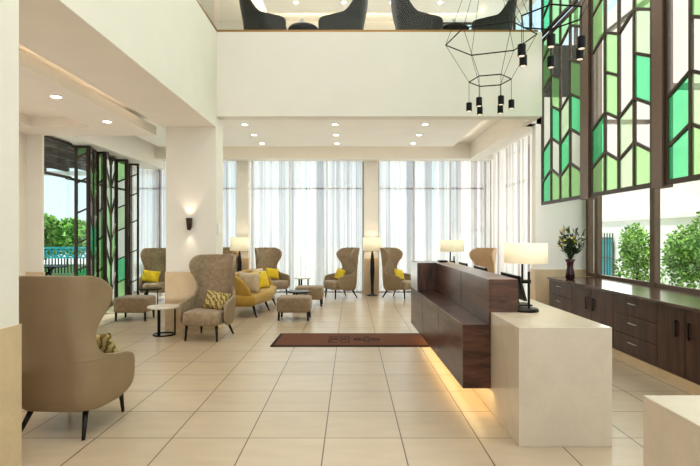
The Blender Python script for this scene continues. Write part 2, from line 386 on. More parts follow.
# window 5: long right window above cabinets, frame posts
f = B(); g = B()
for y in (8.83, 7.18, 5.53, 3.88, 2.23, .58):
    f.box(4.29, 4.37, y-.06, y+.06, .86, 7.3)
for z in (.86, 5.0, 7.2): f.box(4.3, 4.36, -3, 9.15, z, z+.06)
f.box(4.28, 4.38, 9.1, 9.18, .86, 7.3)
o = f.build('window_5', M['bronze2']); o['kind'] = 'structure'; o['label'] = 'tall bronze framed window above the dark cabinets'; o['category'] = 'window'
g.box(4.33, 4.336, -3, 9.15, .9, 7.25); g.build('glass', M['win'], o)
# window 6: left garden opening
f = B(); g = B()
f.box(-5.60, -5.56, 8.92, 9.0, 0, 3.42)
for z in (0, 2.72, 3.38): f.box(-5.61, -5.55, 8.93, 10.02, z, z+.045)
g.box(-5.585, -5.58, 8.95, 10.0, .03, 3.4)
o = f.build('window_6', M['bronze']); o['kind'] = 'structure'; o['label'] = 'garden window beside the green folding screen'; o['category'] = 'window'
g.build('glass', M['win'], o)
# rest of left glazing behind folding screen
f = B(); g = B()
for y in (11.5, 12.97): f.box(-5.70, -5.64, y-.03, y+.03, 0, 3.42)
for z in (0, 2.72, 3.38): f.box(-5.70, -5.64, 10.05, 12.97, z, z+.045)
g.box(-5.675, -5.67, 10.07, 12.95, .03, 3.4)
o = f.build('window_7', M['bronze']); o['kind'] = 'structure'; o['label'] = 'glazing behind the green folding screen'; o['category'] = 'window'
g.build('glass', M['win'], o)
# upper right glazing at balcony level
f = B(); g = B()
for x in (2.5, 3.1, 3.7, 4.22): f.box(x, x+.04, 14.18, 14.24, Z_UP, Z_TOP)
f.box(2.5, 4.26, 14.18, 14.24, Z_TOP-.05, Z_TOP)
g.box(2.52, 4.24, 14.2, 14.21, Z_UP, Z_TOP)
for y in (9.5, 10.7, 11.9, 13.1): f.box(4.22, 4.28, y, y+.05, Z_UP, 7.3)
g.box(4.25, 4.256, 9.2, 14.2, Z_UP, 7.3)
o = f.build('window_8', M['bronze']); o['kind'] = 'structure'; o['label'] = 'upper storey corner window behind the balcony lounge'; o['category'] = 'window'
g.build('glass', M['win'], o)

# ================================================================ curtains
def curtain(x0, x1, lab, axis='x', pos=13.98, z0=.03, z1=3.73, seed=1, folds=9):
    rnd = random.Random(seed); L = x1-x0; n = int(abs(L)*60)
    ph = [rnd.uniform(0, 6.28) for _ in range(5)]
    def off(t, v):
        s = t*folds*2*PI*abs(L)/1.6+ph[0]+1.4*math.sin(t*7+ph[1])
        a = .032*(.6+.4*math.sin(t*9+ph[2]))
        return a*math.sin(s)+.012*math.sin(2.7*s+ph[3])+.006*math.sin(v*3+s)
    def fn(u, v):
        z = z0+(z1-z0)*v
        y = pos+off(u, v)
        x = x0+L*u+.01*math.sin(u*60)
        return (x, y, z) if axis == 'x' else (y, x, z)
    o = B().grid(fn, n, 3).build('curtain', M['curtain'], smooth=True)
    tag(o, lab, 'curtain', 'sheer white curtains on the tall windows')
    return o
curtain(-6.45, -4.75, 'sheer white curtain beside the green folding screen', seed=3)
curtain(-4.72, -3.14, 'sheer white curtain just left of the slim column behind sofa', seed=4)
curtain(-2.78, -1.25, 'sheer white curtain behind armchair nearest the mustard sofa', seed=5)
curtain(-1.22, .35, 'sheer white curtain behind armchair left of middle floor lamp', seed=6)
curtain(.77, 2.25, 'sheer white curtain behind the armchair at the desk end', seed=7)
curtain(2.28, 3.76, 'sheer white curtain behind the farther desk lamp', seed=8)
curtain(9.5, 11.6, 'sheer white side curtain nearest the cream pier', axis='y', pos=3.78, seed=9, folds=8)
curtain(11.63, 13.9, 'sheer white side curtain meeting the back corner', axis='y', pos=3.78, seed=10, folds=8)

# ================================================================ green screens on right window
def lattice_panel(frame, glz, W, H, cols, fw=.05, mw=.028, dep=.05, seed=0, rows=None, phase=0, cells=None):
    """local: panel in XZ plane, x 0..W, z 0..H, thickness along Y; zigzag bars, 'm' = taller pane (bar left out)"""
    rnd = random.Random(seed)
    frame.box(0, fw, -dep/2, dep/2, 0, H).box(W-fw, W, -dep/2, dep/2, 0, H).box(fw, W-fw, -dep/2, dep/2, 0, fw).box(fw, W-fw, -dep/2, dep/2, H-fw, H)
    cw = (W-2*fw)/cols; sl = min(.46*cw, .2) if cells else .9*cw
    for c in range(cols):
        xa = fw+c*cw; xb = xa+cw
        if c: frame.box(xa-mw/2, xa+mw/2, -dep/2, dep/2, fw, H-fw)
        up = (c+phase) % 2 == 0
        cl = cells[c % len(cells)] if cells else [rnd.choice([0, 1, 2, 3, 3, 3]) for _ in range(len(rows)+1)]
        lines = [(fw, fw)]
        cols_ = [cl[0]]
        for k, h in enumerate(rows):
            if cl[k+1] == 'm': continue
            a = h*H; lines.append((a, a+sl) if up else (a+sl, a)); cols_.append(cl[k+1])
        lines.append((H-fw, H-fw))
        for (a, b) in lines[1:-1]: frame.bar((xa, 0, a), (xb, 0, b), mw, dep*.9)
        for (a, b), (a2, b2), q in zip(lines, lines[1:], cols_):
            glz.cur = q
            glz.add([(xa, 0, a), (xb, 0, b), (xb, 0, b2), (xa, 0, a2)], [[0, 1, 2, 3]])
GM = [M['g1'], M['g2'], M['g3'], M['g0']]
ROWS = (.141, .321, .505, .685, .866)
P1 = [[0, 0, 3, 'm', 1, 1], [1, 3, 0, 1, 3, 1], [1, 0, 2, 3, 'm', 1], [1, 3, 0, 1, 3, 1]]
P2 = [[1, 0, 3, 'm', 1, 1], [1, 3, 1, 1, 3, 2], [2, 2, 3, 'm', 3, 2], [1, 3, 0, 2, 1, 1]]
P3 = [[0, 0, 3, 'm', 3, 1], [1, 2, 3, 1, 1, 2], [1, 3, 0, 1, 3, 1], [1, 1, 3, 2, 1, 1]]
def wall_screen(y_far, W, z0, H, lab, cells, rows=ROWS, cols=4, grp='green glass screens hung before the right window'):
    t = thing('glass_screen', lab, 'screen', (3.4, y_far, z0), -PI/2, grp)
    fr = B(); gl = B()
    lattice_panel(fr, gl, W, H, cols, .055, .036, .035, 1, rows, 0, cells)
    fr.build('frame', M['bronze'], t); gl.build('glazing', GM, t)
    return t
ZS = 2.135; HS = 2.94
wall_screen(8.97, 1.58, ZS, HS, 'green chevron glass screen farthest down the right window', P1)
wall_screen(7.14, 1.50, ZS, HS, 'green chevron glass screen between the two bronze posts', P2)
wall_screen(5.44, 1.50, ZS, HS, 'green chevron glass screen nearest, at the photo right edge', P3)
wall_screen(8.97, 1.58, 5.13, 2.3, 'upper green glass screen above the farthest lower screen', P3)
wall_screen(7.14, 1.50, 5.13, 2.3, 'upper green glass screen above the middle lower screen', P1)
wall_screen(5.44, 1.50, 5.13, 2.3, 'upper green glass screen above the nearest lower screen', P2)
for i, (a, b_, lb) in enumerate(((7.14, 7.39, 'brown metal post between the farthest and middle green screens'), (5.44, 5.64, 'brown metal post between the middle and nearest green screens'), (3.72, 3.94, 'brown metal post at the near end of the nearest green screen'))):
    b = B().box(3.36, 3.48, a+.004, b_-.004, ZS-.02, 7.55)
    b.box(3.48, 4.29, (a+b_)/2-.03, (a+b_)/2+.03, 3.2, 3.26).box(3.48, 4.29, (a+b_)/2-.03, (a+b_)/2+.03, 6.2, 6.26)
    tag(b.build('screen_post', M['bronze2']), lb, 'post', 'posts between the green screens')

# folding screen at left
fs = thing('folding_screen', 'tall zigzag folding screen of brown frames and green glass panes', 'screen', (0, 0, 0))
pts = [(-5.56, 10.15), (-5.27, 10.15), (-5.50, 10.9), (-5.31, 10.9), (-5.58, 11.95), (-5.33, 12.0), (-5.585, 12.65), (-5.34, 12.7)]
RL = [[.08, .26, .42, .60, .78, .93], [.14, .30, .50, .66, .84], [.10, .24, .44, .62, .80]]
for i, (p, q) in enumerate(zip(pts, pts[1:])):
    W = math.hypot(q[0]-p[0], q[1]-p[1]); ang = math.atan2(q[1]-p[1], q[0]-p[0])
    pn = bpy.data.objects.new('panel', None); C.objects.link(pn); pn.parent = fs
    pn.location = (p[0], p[1], 0.01); pn.rotation_euler = (0, 0, ang)
    fr = B(); gl = B()
    lattice_panel(fr, gl, W, 3.40, 1 if W < .5 else 2, .05, .026, .045, 30+i, RL[i % 3] if i != 6 else [.12, .34, .56, .76, .9], i, {0: [[1, 0, 3, 3, 3, 3, 1]], 4: [[1, 0, 3, 2, 3, 1, 1]], 6: [[3]*7]}.get(i))
    fr.build('frame', M['bronze'], pn); gl.build('glazing', GM, pn)

# ================================================================ reception desk
def fx(y): return 1.01-.0165*(y-4.55)
dk = thing('reception_desk', 'floating dark wood reception counter on long cream marble desk', 'desk', (0, 0, 0))
YN, YF, YM = 4.55, 8.0, 7.35
B().box(1.263, 1.965, 3.79, 8.3, 0, .899).build('marble_body', M['marble'], dk, bevel=.004)
B().hexa([(fx(YN), YN), (1.262, YN), (1.262, YF), (fx(YF), YF)], .21, .786).build('lower_counter', M['dwoodY'], dk, bevel=.003)
B().box(1.264, 1.51, YN, YF, .9, 1.195).box(1.245, 1.2635, YN, YF, .787, 1.195).build('upper_counter', M['dwoodY'], dk, bevel=.003)
B().hexa([(fx(YM)+.004, YM), (1.262, YM), (1.262, YF), (fx(YF)+.004, YF)], .787, 1.195).build('return_panel', M['dwood'], dk)
B().hexa([(fx(YM)-.004, YM), (fx(YM)+.004, YM), (fx(YF)+.004, YF), (fx(YF)-.004, YF)], .787, 1.19).build('end_plate', M['chrome'], dk)
for y in (5.7, 6.85): B().hexa([(fx(y)-.001, y-.003), (fx(y)+.002, y-.003), (fx(y)+.002, y+.003), (fx(y)-.001, y+.003)], .215, .786).build('panel_joint', M['black'], dk)
B().box(1.243, 1.246, 5.697, 5.703, .79, 1.19).build('panel_joint', M['black'], dk)
B().hexa([(fx(YN)+.12, YN+.25), (fx(YN)+.14, YN+.25), (fx(YF)+.14, YF-.1), (fx(YF)+.12, YF-.1)], .195, .21).build('light_strip', M['cove'], dk)
tag(B().box(1.263, 1.965, -.6, 2.18, 0, .899).build('marble_counter', M['marble'], bevel=.004), 'cream marble counter end in the lower right corner', 'counter')

# things on desk
def table_lamp(loc, lab, first=None):
    t = thing('table_lamp', lab, 'lamp', loc, 0, 'drum-shade lamps on the reception desk')
    B().lathe([(.115, 0), (.115, .02), (.10, .028)], (0, 0, 0)).build('base', M['black'], t, smooth=False)
    B().tube((.03, 0, .02), (.03, 0, .36), .011).tube((-.03, 0, .28), (-.03, 0, .46), .010).tube((.045, 0, .27), (-.045, 0, .27), .018).build('stem', M['black'], t)
    B().lathe([(.187, .44), (.187, .62)], cap=False, n=40).build('shade', M['shade'], t, smooth=True, solid=.004)
    return t
l1 = table_lamp((1.60, 4.62, .90), 'black table lamp with cream drum shade at near end of desk')
l2 = dup(l1, (1.63, 8.12, .90), 0, 'black table lamp with cream drum shade at far end of desk')
def monitor(y0, y1, lab):
    t = thing('computer_monitor', lab, 'monitor', (1.64, (y0+y1)/2, .90), 0, 'monitors behind the raised counter')
    h = (y1-y0)/2
    B().hexa([(-.06, -h), (-.035, -h), (-.035, h), (-.06, h)], .0, .0)
    b = B(); b.T = Matrix.Translation((0, 0, 0))
    b.add([(.0, -h, .07), (.03, -h, .07), (.03, h, .07), (.0, h, .07), (-.065, -h, .31), (-.035, -h, .31), (-.035, h, .31), (-.065, h, .31)],
          [[3, 2, 1, 0], [4, 5, 6, 7], [0, 1, 5, 4], [1, 2, 6, 5], [2, 3, 7, 6], [3, 0, 4, 7]])
    b.build('screen', M['screen'], t, bevel=.004)
    B().box(-.02, .14, -.1, .1, 0, .012).bar((.03, 0, .01), (-.01, 0, .19), .03, .02).build('stand', M['black'], t)
monitor(4.77, 5.32, 'black monitor behind counter beside the near desk lamp')
monitor(5.95, 6.5, 'black monitor behind counter, second from the near lamp')
monitor(6.95, 7.4, 'black monitor behind counter closest to the far desk lamp')
tag(B().box(1.33, 1.45, 7.55, 7.75, 1.196, 1.22).build('leaflet_tray', M['black'], bevel=.004), 'small black tray lying on far end of raised counter', 'tray')

# ================================================================ rug
t = thing('entrance_mat', 'long brown floor mat with dark woven emblem across the floor', 'mat', (0, 0, 0))
B().hexa([(-1.16, 7.22), (1.3, 7.22), (1.3, 8.16), (-1.14, 8.16)], .001, .012).build('border', M['rugdk'], t)
B().hexa([(-1.11, 7.27), (1.25, 7.27), (1.25, 8.11), (-1.09, 8.11)], .012, .014).build('pile', M['rug'], t)
em = B(); z = .0145
def seg(x0, y0, x1, y1, w=.016): em.bar((x0, y0, z), (x1, y1, z), w, .002, up=(0, 0, 1))
cx, cy = -.18, 7.68
def loop(cx, cy, rx, ry, a0=0, a1=360, n=18):
    P = [(cx+rx*math.cos(math.radians(a0+(a1-a0)*i/n)), cy+ry*math.sin(math.radians(a0+(a1-a0)*i/n))) for i in range(n+1)]
    for p, q in zip(P, P[1:]): seg(*p, *q)
for sx in (-1, 1):
    loop(cx+sx*.07, cy+.13, .055, .09); loop(cx+sx*.07, cy-.12, .055, .1, 40, 320); seg(cx+sx*.15, cy-.25, cx+sx*.15, cy+.25); seg(cx+sx*.02, cy-.2, cx+sx*.14, cy-.2)
seg(cx-.12, cy, cx+.12, cy)
cx = .24
loop(cx, cy, .045, .22); loop(cx, cy, .10, .12); seg(cx-.2, cy, cx+.2, cy)
for sx in (-1, 1): loop(cx+sx*.15, cy, .05, .07); seg(cx+sx*.2, cy, cx+sx*.1, cy+.12); seg(cx+sx*.2, cy, cx+sx*.1, cy-.12)
em.build('emblem', M['rugdk'], t)

# ================================================================ wing chair
def interp(tab, z):
    if z <= tab[0][0]: return tab[0][1]
    for (a, va), (b, vb) in zip(tab, tab[1:]):
        if z <= b:
            t = (z-a)/(b-a); t = t*t*(3-2*t); return va+(vb-va)*t
    return tab[-1][1]
def make_chair(label, outer, inner, legm, grp, D=None, Wd=None, Yb=None, zs=None):
    t = thing('wing_chair', label, 'armchair', (0, 0, 0), 0, grp)
    custom = D is not None
    D = D or [(.20, .50), (.26, .60), (.44, .64), (.56, .64), (.59, .60), (.615, .42), (.65, .26), (.74, .17), (.88, .215), (1.02, .31), (1.12, .345), (1.18, .33), (1.23, .27), (1.265, .18), (1.285, .10)]
    Wd = Wd or [(.20, .30), (.28, .34), (.45, .37), (.56, .38), (.66, .31), (.76, .285), (.90, .32), (1.05, .375), (1.15, .385), (1.23, .365), (1.285, .325)]
    Yb = Yb or [(.20, .29), (.32, .32), (.6, .34), (1.0, .385), (1.285, .43)]
    zs = zs or [.20, .225, .26, .32, .38, .44, .50, .535, .56, .577, .59, .60, .61, .622, .64, .67, .72, .80, .87, .94, 1.0, 1.06, 1.12, 1.17, 1.21, 1.24, 1.258, 1.27, 1.279, 1.285]
    nv = len(zs)-1; n = 2.9
    TH = [(.2, 1.50), (.6, 1.50), (.75, 1.36), (1.0, 1.24), (1.285, 1.24)]
    FL = [(.2, .16), (.3, .18), (.6, .185), (.8, .155), (1.285, .16)]
    AA = [(.20, .62), (.25, .84), (.30, .90), (.50, .92), (.555, .90), (.585, .80), (.61, .60), (.645, .46), (.70, .40), (.78, .385), (.90, .45), (1.02, .555), (1.12, .60)]
    def sheet(u, v):
        z = zs[round(v*nv)]; th = interp(TH, z); f = interp(FL, z); r = .17; yb = interp(Yb, z)
        A = interp(AA, z)
        if z > 1.12: t_ = min(1, (z-1.12)/.165); A *= .52+.48*math.sqrt(max(0, 1-t_*t_))
        q = u*2-1; a = abs(q)*A; sg = -1 if q < 0 else 1
        if a < f: x, y = a, yb
        elif a < f+r*th: p = (a-f)/r; x, y = f+r*math.sin(p), yb-r*(1-math.cos(p))
        else: e = a-f-r*th; x, y = f+r*math.sin(th)+e*math.cos(th), yb-r*(1-math.cos(th))-e*math.sin(th)
        return (sg*x, y, z)
    def fn(u, v):
        if not custom: return sheet(u, v)
        z = zs[round(v*nv)]; d = interp(D, z); w = interp(Wd, z); yb = interp(Yb, z)
        th = (u*2-1)*PI/2*.999
        s, c = math.sin(th), math.cos(th)
        x = w*math.copysign(abs(s)**(2/n), s); y = yb-d*(1-abs(c)**(2/n))
        # arms slope down and top corners round off
        zz = z
        if z > 1.15: zz = z-(.02*abs(s)**2+.075*abs(s)**7)*(z-1.15)/.135
        # wing flare outwards
        if z > .7: x *= 1+.05*abs(s)**6*min(1, (z-.7)/.3)
        return (x, y, zz)
    b = B().grid(fn, 32, nv)
    b.build('shell', [inner, outer], t, smooth=True, solid=.05, subd=1)
    B().rbox(-.30, .30, -.41, .17, .225, .45, e=6).build('seat', inner, t, smooth=True)
    for sx in (-1, 1):
        B().tube((sx*.235, -.31, .235), (sx*.25, -.33, 0), .024, .013, 10).build('leg', legm, t, smooth=True)
        B().tube((sx*.215, .18, .235), (sx*.27, .31, 0), .026, .013, 10).build('leg', legm, t, smooth=True)
    return t
# back cushion tweak: thin pad follows shell
G1 = 'taupe wing chairs in the lounge'
ch = make_chair('large taupe wing chair seen from behind in the left foreground', M['outer'], M['tweed'], M['blackwood'], G1)
ch.location = (-2.33, 4.24, 0); ch.rotation_euler = (0, 0, PI-.06)
lounge = [
    ((-2.22, 7.92, 0), -.12, 'tweed wing chair facing the camera before the column with wall light'),
    ((-4.80, 12.45, 0), .30, 'taupe wing chair beside the green folding screen, yellow cushion'),
    ((-3.32, 13.15, 0), .2, 'wing chair mostly hidden behind the column with wall light'),
    ((-2.05, 13.05, 0), .75, 'taupe wing chair behind the mustard sofa, turned to the right'),
    ((-.25, 13.0, 0), -1.0, 'taupe wing chair by the curtains, turned left, beside middle floor lamp'),
    ((1.22, 13.0, 0), .95, 'taupe wing chair partly hidden by the far end of the desk'),
]
for l, r, lb in lounge: dup(ch, l, r, lb)
# behind desk: tan chair
tc_ = make_chair('tan leather wing chair behind the desk near the back right corner', M['peach'], M['peach'], M['blackwood'], G1)
tc_.location = (3.2, 12.7, 0); tc_.rotation_euler = (0, 0, -1.0)
# upper chairs
uc = make_chair('charcoal wing chair at the balcony left end, back to the left', M['chairdk'], M['chairdk'], M['blackwood'], 'charcoal wing chairs on the balcony',
    D=[(.2, .6), (.3, .76), (.5, .78), (.535, .74), (.57, .55), (.61, .34), (.70, .27), (.85, .20), (.98, .12), (1.0, .08)],
    Wd=[(.2, .3), (.3, .36), (.6, .37), (.8, .36), (1.0, .30)], Yb=[(.2, .26), (.35, .36), (1.0, .44)],
    zs=[.2, .23, .28, .35, .42, .48, .52, .545, .56, .575, .59, .61, .64, .68, .74, .80, .86, .91, .95, .98, .995, 1.0])
uc.location = (-1.66, 9.65, Z_UP); uc.rotation_euler = (0, 0, PI/2+.1); uc.scale = (1.07,)*3
for l, r, lb in (((-.15, 9.65, Z_UP), -PI/2-.1, 'charcoal wing chair on the balcony facing left, second from left'),
                 ((1.25, 9.65, Z_UP), PI/2+.1, 'charcoal wing chair on the balcony facing right, third from left'),
                 ((2.72, 9.8, Z_UP), -PI/2-.1, 'charcoal wing chair at the balcony right end by the glazing')):
    dup(uc, l, r, lb)
# ---------------------------------------------------------------- cushions
def pillow(w, h, th, mt, loc, rot, lab, name='cushion', grp=None):
    def fn(u, v):
        a = (u*2-1); c = (v*2-1)
        return a, c
    b = B(); n = 14
    for sgn in (1, -1):
        def g(u, v):
            a, c = u*2-1, v*2-1
            k = (max(0, 1-abs(a)**2.6)*max(0, 1-abs(c)**2.6))**.5
            pin = 1-.07*(1-abs(c)**2)*abs(a)**4; pin2 = 1-.07*(1-abs(a)**2)*abs(c)**4
            return (a*w/2*pin, sgn*th/2*k, c*h/2*pin2)
        b.grid(g, n, n)
    o = b.build(name, mt, smooth=True, merge=True)
    o.location = loc; o.rotation_euler = rot
    return tag(o, lab, 'cushion', grp)
def chair_pillow(cl, crz, mt, lab, w=.42, h=.30, dx=0.06, dy=-.02, z=.60, tilt=.35, roll=.15):
    R = Matrix.Rotation(crz, 3, 'Z'); p = R @ Vector((dx, dy, 0))
    e = (Matrix.Rotation(crz, 3, 'Z') @ Matrix.Rotation(-tilt, 3, 'X') @ Matrix.Rotation(roll, 3, 'Y')).to_euler()
    return pillow(w, h, .12, mt, (cl[0]+p.x, cl[1]+p.y, z), e, lab)
chair_pillow((-2.33, 4.24), PI-.06, M['pat'], 'olive and cream patterned cushion in the large foreground chair', w=.46, h=.32, dx=-.04, dy=-.22, z=.58, tilt=.5)
chair_pillow(lounge[0][0], lounge[0][1], M['pat'], 'olive and cream patterned cushion on the tweed chair by column', w=.40, h=.29, dx=.13, dy=-.04, z=.58)
chair_pillow(lounge[1][0], lounge[1][1], M['yellow'], 'yellow cushion on the wing chair beside the folding screen', w=.42, dx=-.13, z=.60, dy=-.08)
chair_pillow(lounge[3][0], lounge[3][1], M['yellow'], 'yellow cushion on the wing chair behind the mustard sofa', dx=-.02, dy=-.06, z=.62, w=.40)
chair_pillow(lounge[4][0], lounge[4][1], M['yellow'], 'yellow cushion on the wing chair beside middle floor lamp', dx=.02, dy=-.06, z=.60, w=.40)
chair_pillow(lounge[5][0], lounge[5][1], M['yellow'], 'yellow cushion on the wing chair by the far desk end', dx=-.05, dy=-.06, z=.60, w=.38)
tag(B().rbox(-.07, .07, -.15, .15, -.17, .17, e=3).build('cushion', M['brownfab'], smooth=True), 'brown cushion on the leftmost charcoal balcony chair', 'cushion').location = (-1.78, 9.65, Z_UP+.62)

# ================================================================ sofa (local front = -Y, rotated to face +X)
t = thing('sofa', 'mustard velvet curved sofa with dark splayed legs', 'sofa', (-2.07, 10.72, 0), PI/2-.06)
D = [(.20, .44), (.28, .52), (.45, .54), (.60, .49), (.72, .40), (.80, .30), (.83, .2)]
Wd = [(.20, .80), (.3, .95), (.5, 1.02), (.83, 1.0)]
zs = [.2, .23, .28, .36, .45, .55, .63, .70, .76, .80, .825, .835]
def fn(u, v):
    z = zs[round(v*11)]; d = interp(D, z); w = interp(Wd, z); th = (u*2-1)*PI/2*.999
    s, c = math.sin(th), math.cos(th)
    x = w*math.copysign(abs(s)**(2/3.2), s); y = .30+.03*z-d*(1-abs(c)**(2/3.2))
    return (x, y, z-(.03*abs(s)**3*(z-.5)/.33 if z > .5 else 0))
B().grid(fn, 40, 11).build('backrest', M['mustard'], t, smooth=True, solid=.07, subd=1)
def kid(z0, z1, ins):
    P = []
    for i in range(33):
        a = i/32; x = -1.02+ins+(2.04-2*ins)*a
        y = -.32+ins+.10*math.cos((x/1.02)*PI)*-1*.6 - .02
        P.append((x, y))
    P += [(1.0-ins, .24), (-1.0+ins, .24)]
    return P
sb = B()
lev = [(.21, .10), (.24, .02), (.30, 0), (.40, 0), (.435, .03), (.445, .09)]
n = 35
vs = []
for z, ins in lev: vs += [(p[0], p[1], z) for p in kid(0, 0, ins)]
fsx = [list(range(n-1, -1, -1)), list(range((len(lev)-1)*n, len(lev)*n))]+[[k*n+i, k*n+(i+1) % n, (k+1)*n+(i+1) % n, (k+1)*n+i] for k in range(len(lev)-1) for i in range(n)]
sb.add(vs, fsx).build('seat', M['mustard'], t, smooth=True)
for x, y in ((-.88, -.25), (-.02, -.30), (.85, -.25), (-.88, .2), (.85, .2)):
    B().tube((x*.93, y*.8, .23), (x*1.03, y*1.15, 0), .026, .013, 10).build('leg', M['blackwood'], t, smooth=True)
SG = 'cushions on the mustard sofa'
pillow(.46, .42, .14, M['beigefab'], (-2.04, 10.06, .66), (.25, 0, 2.75+.2), 'beige square cushion against the near arm of mustard sofa', grp=SG)
pillow(.34, .30, .12, M['yellow'], (-1.93, 10.30, .59), (.25, .2, 2.2), 'small yellow cushion beside the beige one on sofa', grp=SG)
pillow(.48, .40, .14, M['yellow'], (-1.98, 11.0, .63), (-.35, 0, PI/2-.6), 'larger yellow cushion in the middle of the sofa', grp=SG)
pillow(.44, .38, .12, M['beigefab'], (-2.06, 11.3, .68), (-.3, 0, PI/2-.4), 'beige cushion behind the larger yellow one on sofa', grp=SG)

# ================================================================ ottomans & tables
def ottoman(lab, loc, rz=0):
    t = thing('ottoman', lab, 'ottoman', loc, rz, 'tweed ottomans in the lounge')
    B().rbox(-.32, .32, -.26, .26, .15, .44, e=9).build('cushion', M['otto'], t, smooth=True)
    for sx in (-1, 1):
        for sy in (-1, 1): B().tube((sx*.27, sy*.2, .17), (sx*.275, sy*.205, 0), .024, .018, 8).build('leg', M['blackwood'], t)
    return t
o1 = ottoman('square tweed ottoman in front of the sofa, nearest the mat', (-1.08, 9.65, 0))
dup(o1, (-.95, 11.55, 0), 0, 'square tweed ottoman behind the low black table')
dup(o1, (-4.12, 9.62, 0), 0, 'square tweed ottoman by the folding screen')
def side_table(lab, loc, r=.26, h=.465, top=None, name='side_table'):
    t = thing(name, lab, 'side table', loc)
    B().lathe([(r-.01, h-.03), (r, h-.02), (r, h-.005), (r-.01, h)], n=40).build('top', top or M['tabletop'], t)
    leg = B()
    for a in (20, 140, 260):
        c, s = math.cos(math.radians(a)), math.sin(math.radians(a))
        B().bar((c*r*.62, s*r*.62, .015), (c*r*.62, s*r*.62, h-.03), .036, .024, up=(c, s, 0)).build('leg', M['black'], t)
    ring = B()
    n = 28; ro, ri = r*.68, r*.54
    vs = []
    for z in (0, .018):
        for rr in (ro, ri):
            vs += [(rr*math.cos(2*PI*i/n), rr*math.sin(2*PI*i/n), z) for i in range(n)]
    fs_ = []
    for i in range(n):
        j = (i+1) % n
        fs_ += [[i, j, 2*n+j, 2*n+i], [n+j, n+i, 3*n+i, 3*n+j], [2*n+i, 2*n+j, 3*n+j, 3*n+i], [j, i, n+i, n+j]]
    ring.add(vs, fs_).build('base_ring', M['black'], t)
    return t
side_table('round white-topped side table with black ring base beside tweed armchair', (-3.0, 8.1, 0))
side_table('small round black table between the two ottomans near sofa', (-1.10, 10.62, 0), .24, .43, M['black'])
side_table('round white-topped side table near the middle curtains', (-1.24, 13.0, 0), .22, .52)
side_table('small round black table before the folding screen armchair', (-4.55, 11.45, 0), .24, .40, M['black'])
# balcony tables (black, domed)
def bal_table(x, y, lab):
    t = thing('coffee_table', lab, 'table', (x, y, Z_UP), 0, 'round black tables on the balcony')
    B().lathe([(.05, .42), (.29, .47), (.30, .50), (.27, .54), (.15, .58), (.02, .60)], n=32).build('top', M['black'], t, smooth=True)
    B().lathe([(.2, 0), (.19, .02), (.035, .04), (.03, .48)], n=16).build('pedestal', M['black'], t)
    return t
b1 = bal_table(-.92, 9.75, 'round black table between the two leftmost balcony chairs')
b2 = bal_table(1.98, 9.75, 'round black table between the two rightmost balcony chairs')
for x, lab in ((-.94, 'small candle glass on the left balcony table'), (1.98, 'small candle glass on the right balcony table')):
    tag(B().lathe([(.03, 0), (.04, .07), (.038, .09)], (x, 9.72, Z_UP+.60), n=14).build('candle_glass', M['white']), lab, 'glass')
t = thing('low_table', 'low white table with glasses on the balcony between chairs', 'table', (.56, 10.35, Z_UP))
B().lathe([(.26, .52), (.28, .54), (.28, .56)], n=28).build('top', M['tabletop'], t); B().lathe([(.16, 0), (.03, .03), (.03, .52)], n=14).build('pedestal', M['white'], t)
for dx, lab in ((-.06, 'clear tumbler on the low white balcony table, left one'), (.06, 'clear tumbler on the low white balcony table, right one')):
    tag(B().lathe([(.035, 0), (.042, .14)], (.56+dx, 10.3, Z_UP+.562), n=14).build('tumbler', M['rail'], solid=.003), lab, 'glass')
t = thing('low_chair', 'brown upholstered block seat on the balcony near the right chair', 'stool', (3.15, 10.7, Z_UP))
B().rbox(-.15, .15, -.2, .2, .1, 1.1, e=6).build('seat', M['brownfab'], t, smooth=True)
for sx in (-1, 1): B().tube((sx*.1, 0, .12), (sx*.1, 0, 0), .02).build('leg', M['blackwood'], t)

# ================================================================ floor lamps
def floor_lamp(lab, loc):
    t = thing('floor_lamp', lab, 'lamp', loc, 0, 'floor lamps by the back windows')
    B().lathe([(.15, 0), (.15, .015), (.05, .03), (.035, .2), (.06, .65), (.055, .9), (.03, 1.12), (.012, 1.2)], n=20).build('stand', M['blackwood'], t, smooth=True)
    B().lathe([(.25, 1.20), (.25, 1.55)], cap=False, n=40).build('shade', M['shade'], t, smooth=True, solid=.004)
    return t
fl = floor_lamp('floor lamp with cream drum shade before the middle back column', (.57, 13.45, 0))
dup(fl, (-2.95, 13.35, 0), 0, 'floor lamp with cream drum shade behind the mustard sofa', scale=1.0)

# wall sconce, switch
t = thing('wall_sconce', 'dark bronze tapered wall light on the cream column', 'wall light', (XA(190, 8.53), 8.54, 0))
zz = ZA(224, 8.5)
B().lathe([(.028, -.10), (.05, .10)], (0, -.06, zz), n=16, cap=False).build('shade', M['bronze'], t, smooth=True, solid=.004)
B().box(-.03, .03, -.02, .008, zz-.06, zz+.06).build('backplate', M['bronze'], t)
tag(B().box(-2.288, -2.270, 8.66, 8.78, 1.62, 1.80).build('thermostat', M['white'], bevel=.003), 'small white control panel on the side of the column', 'switch')

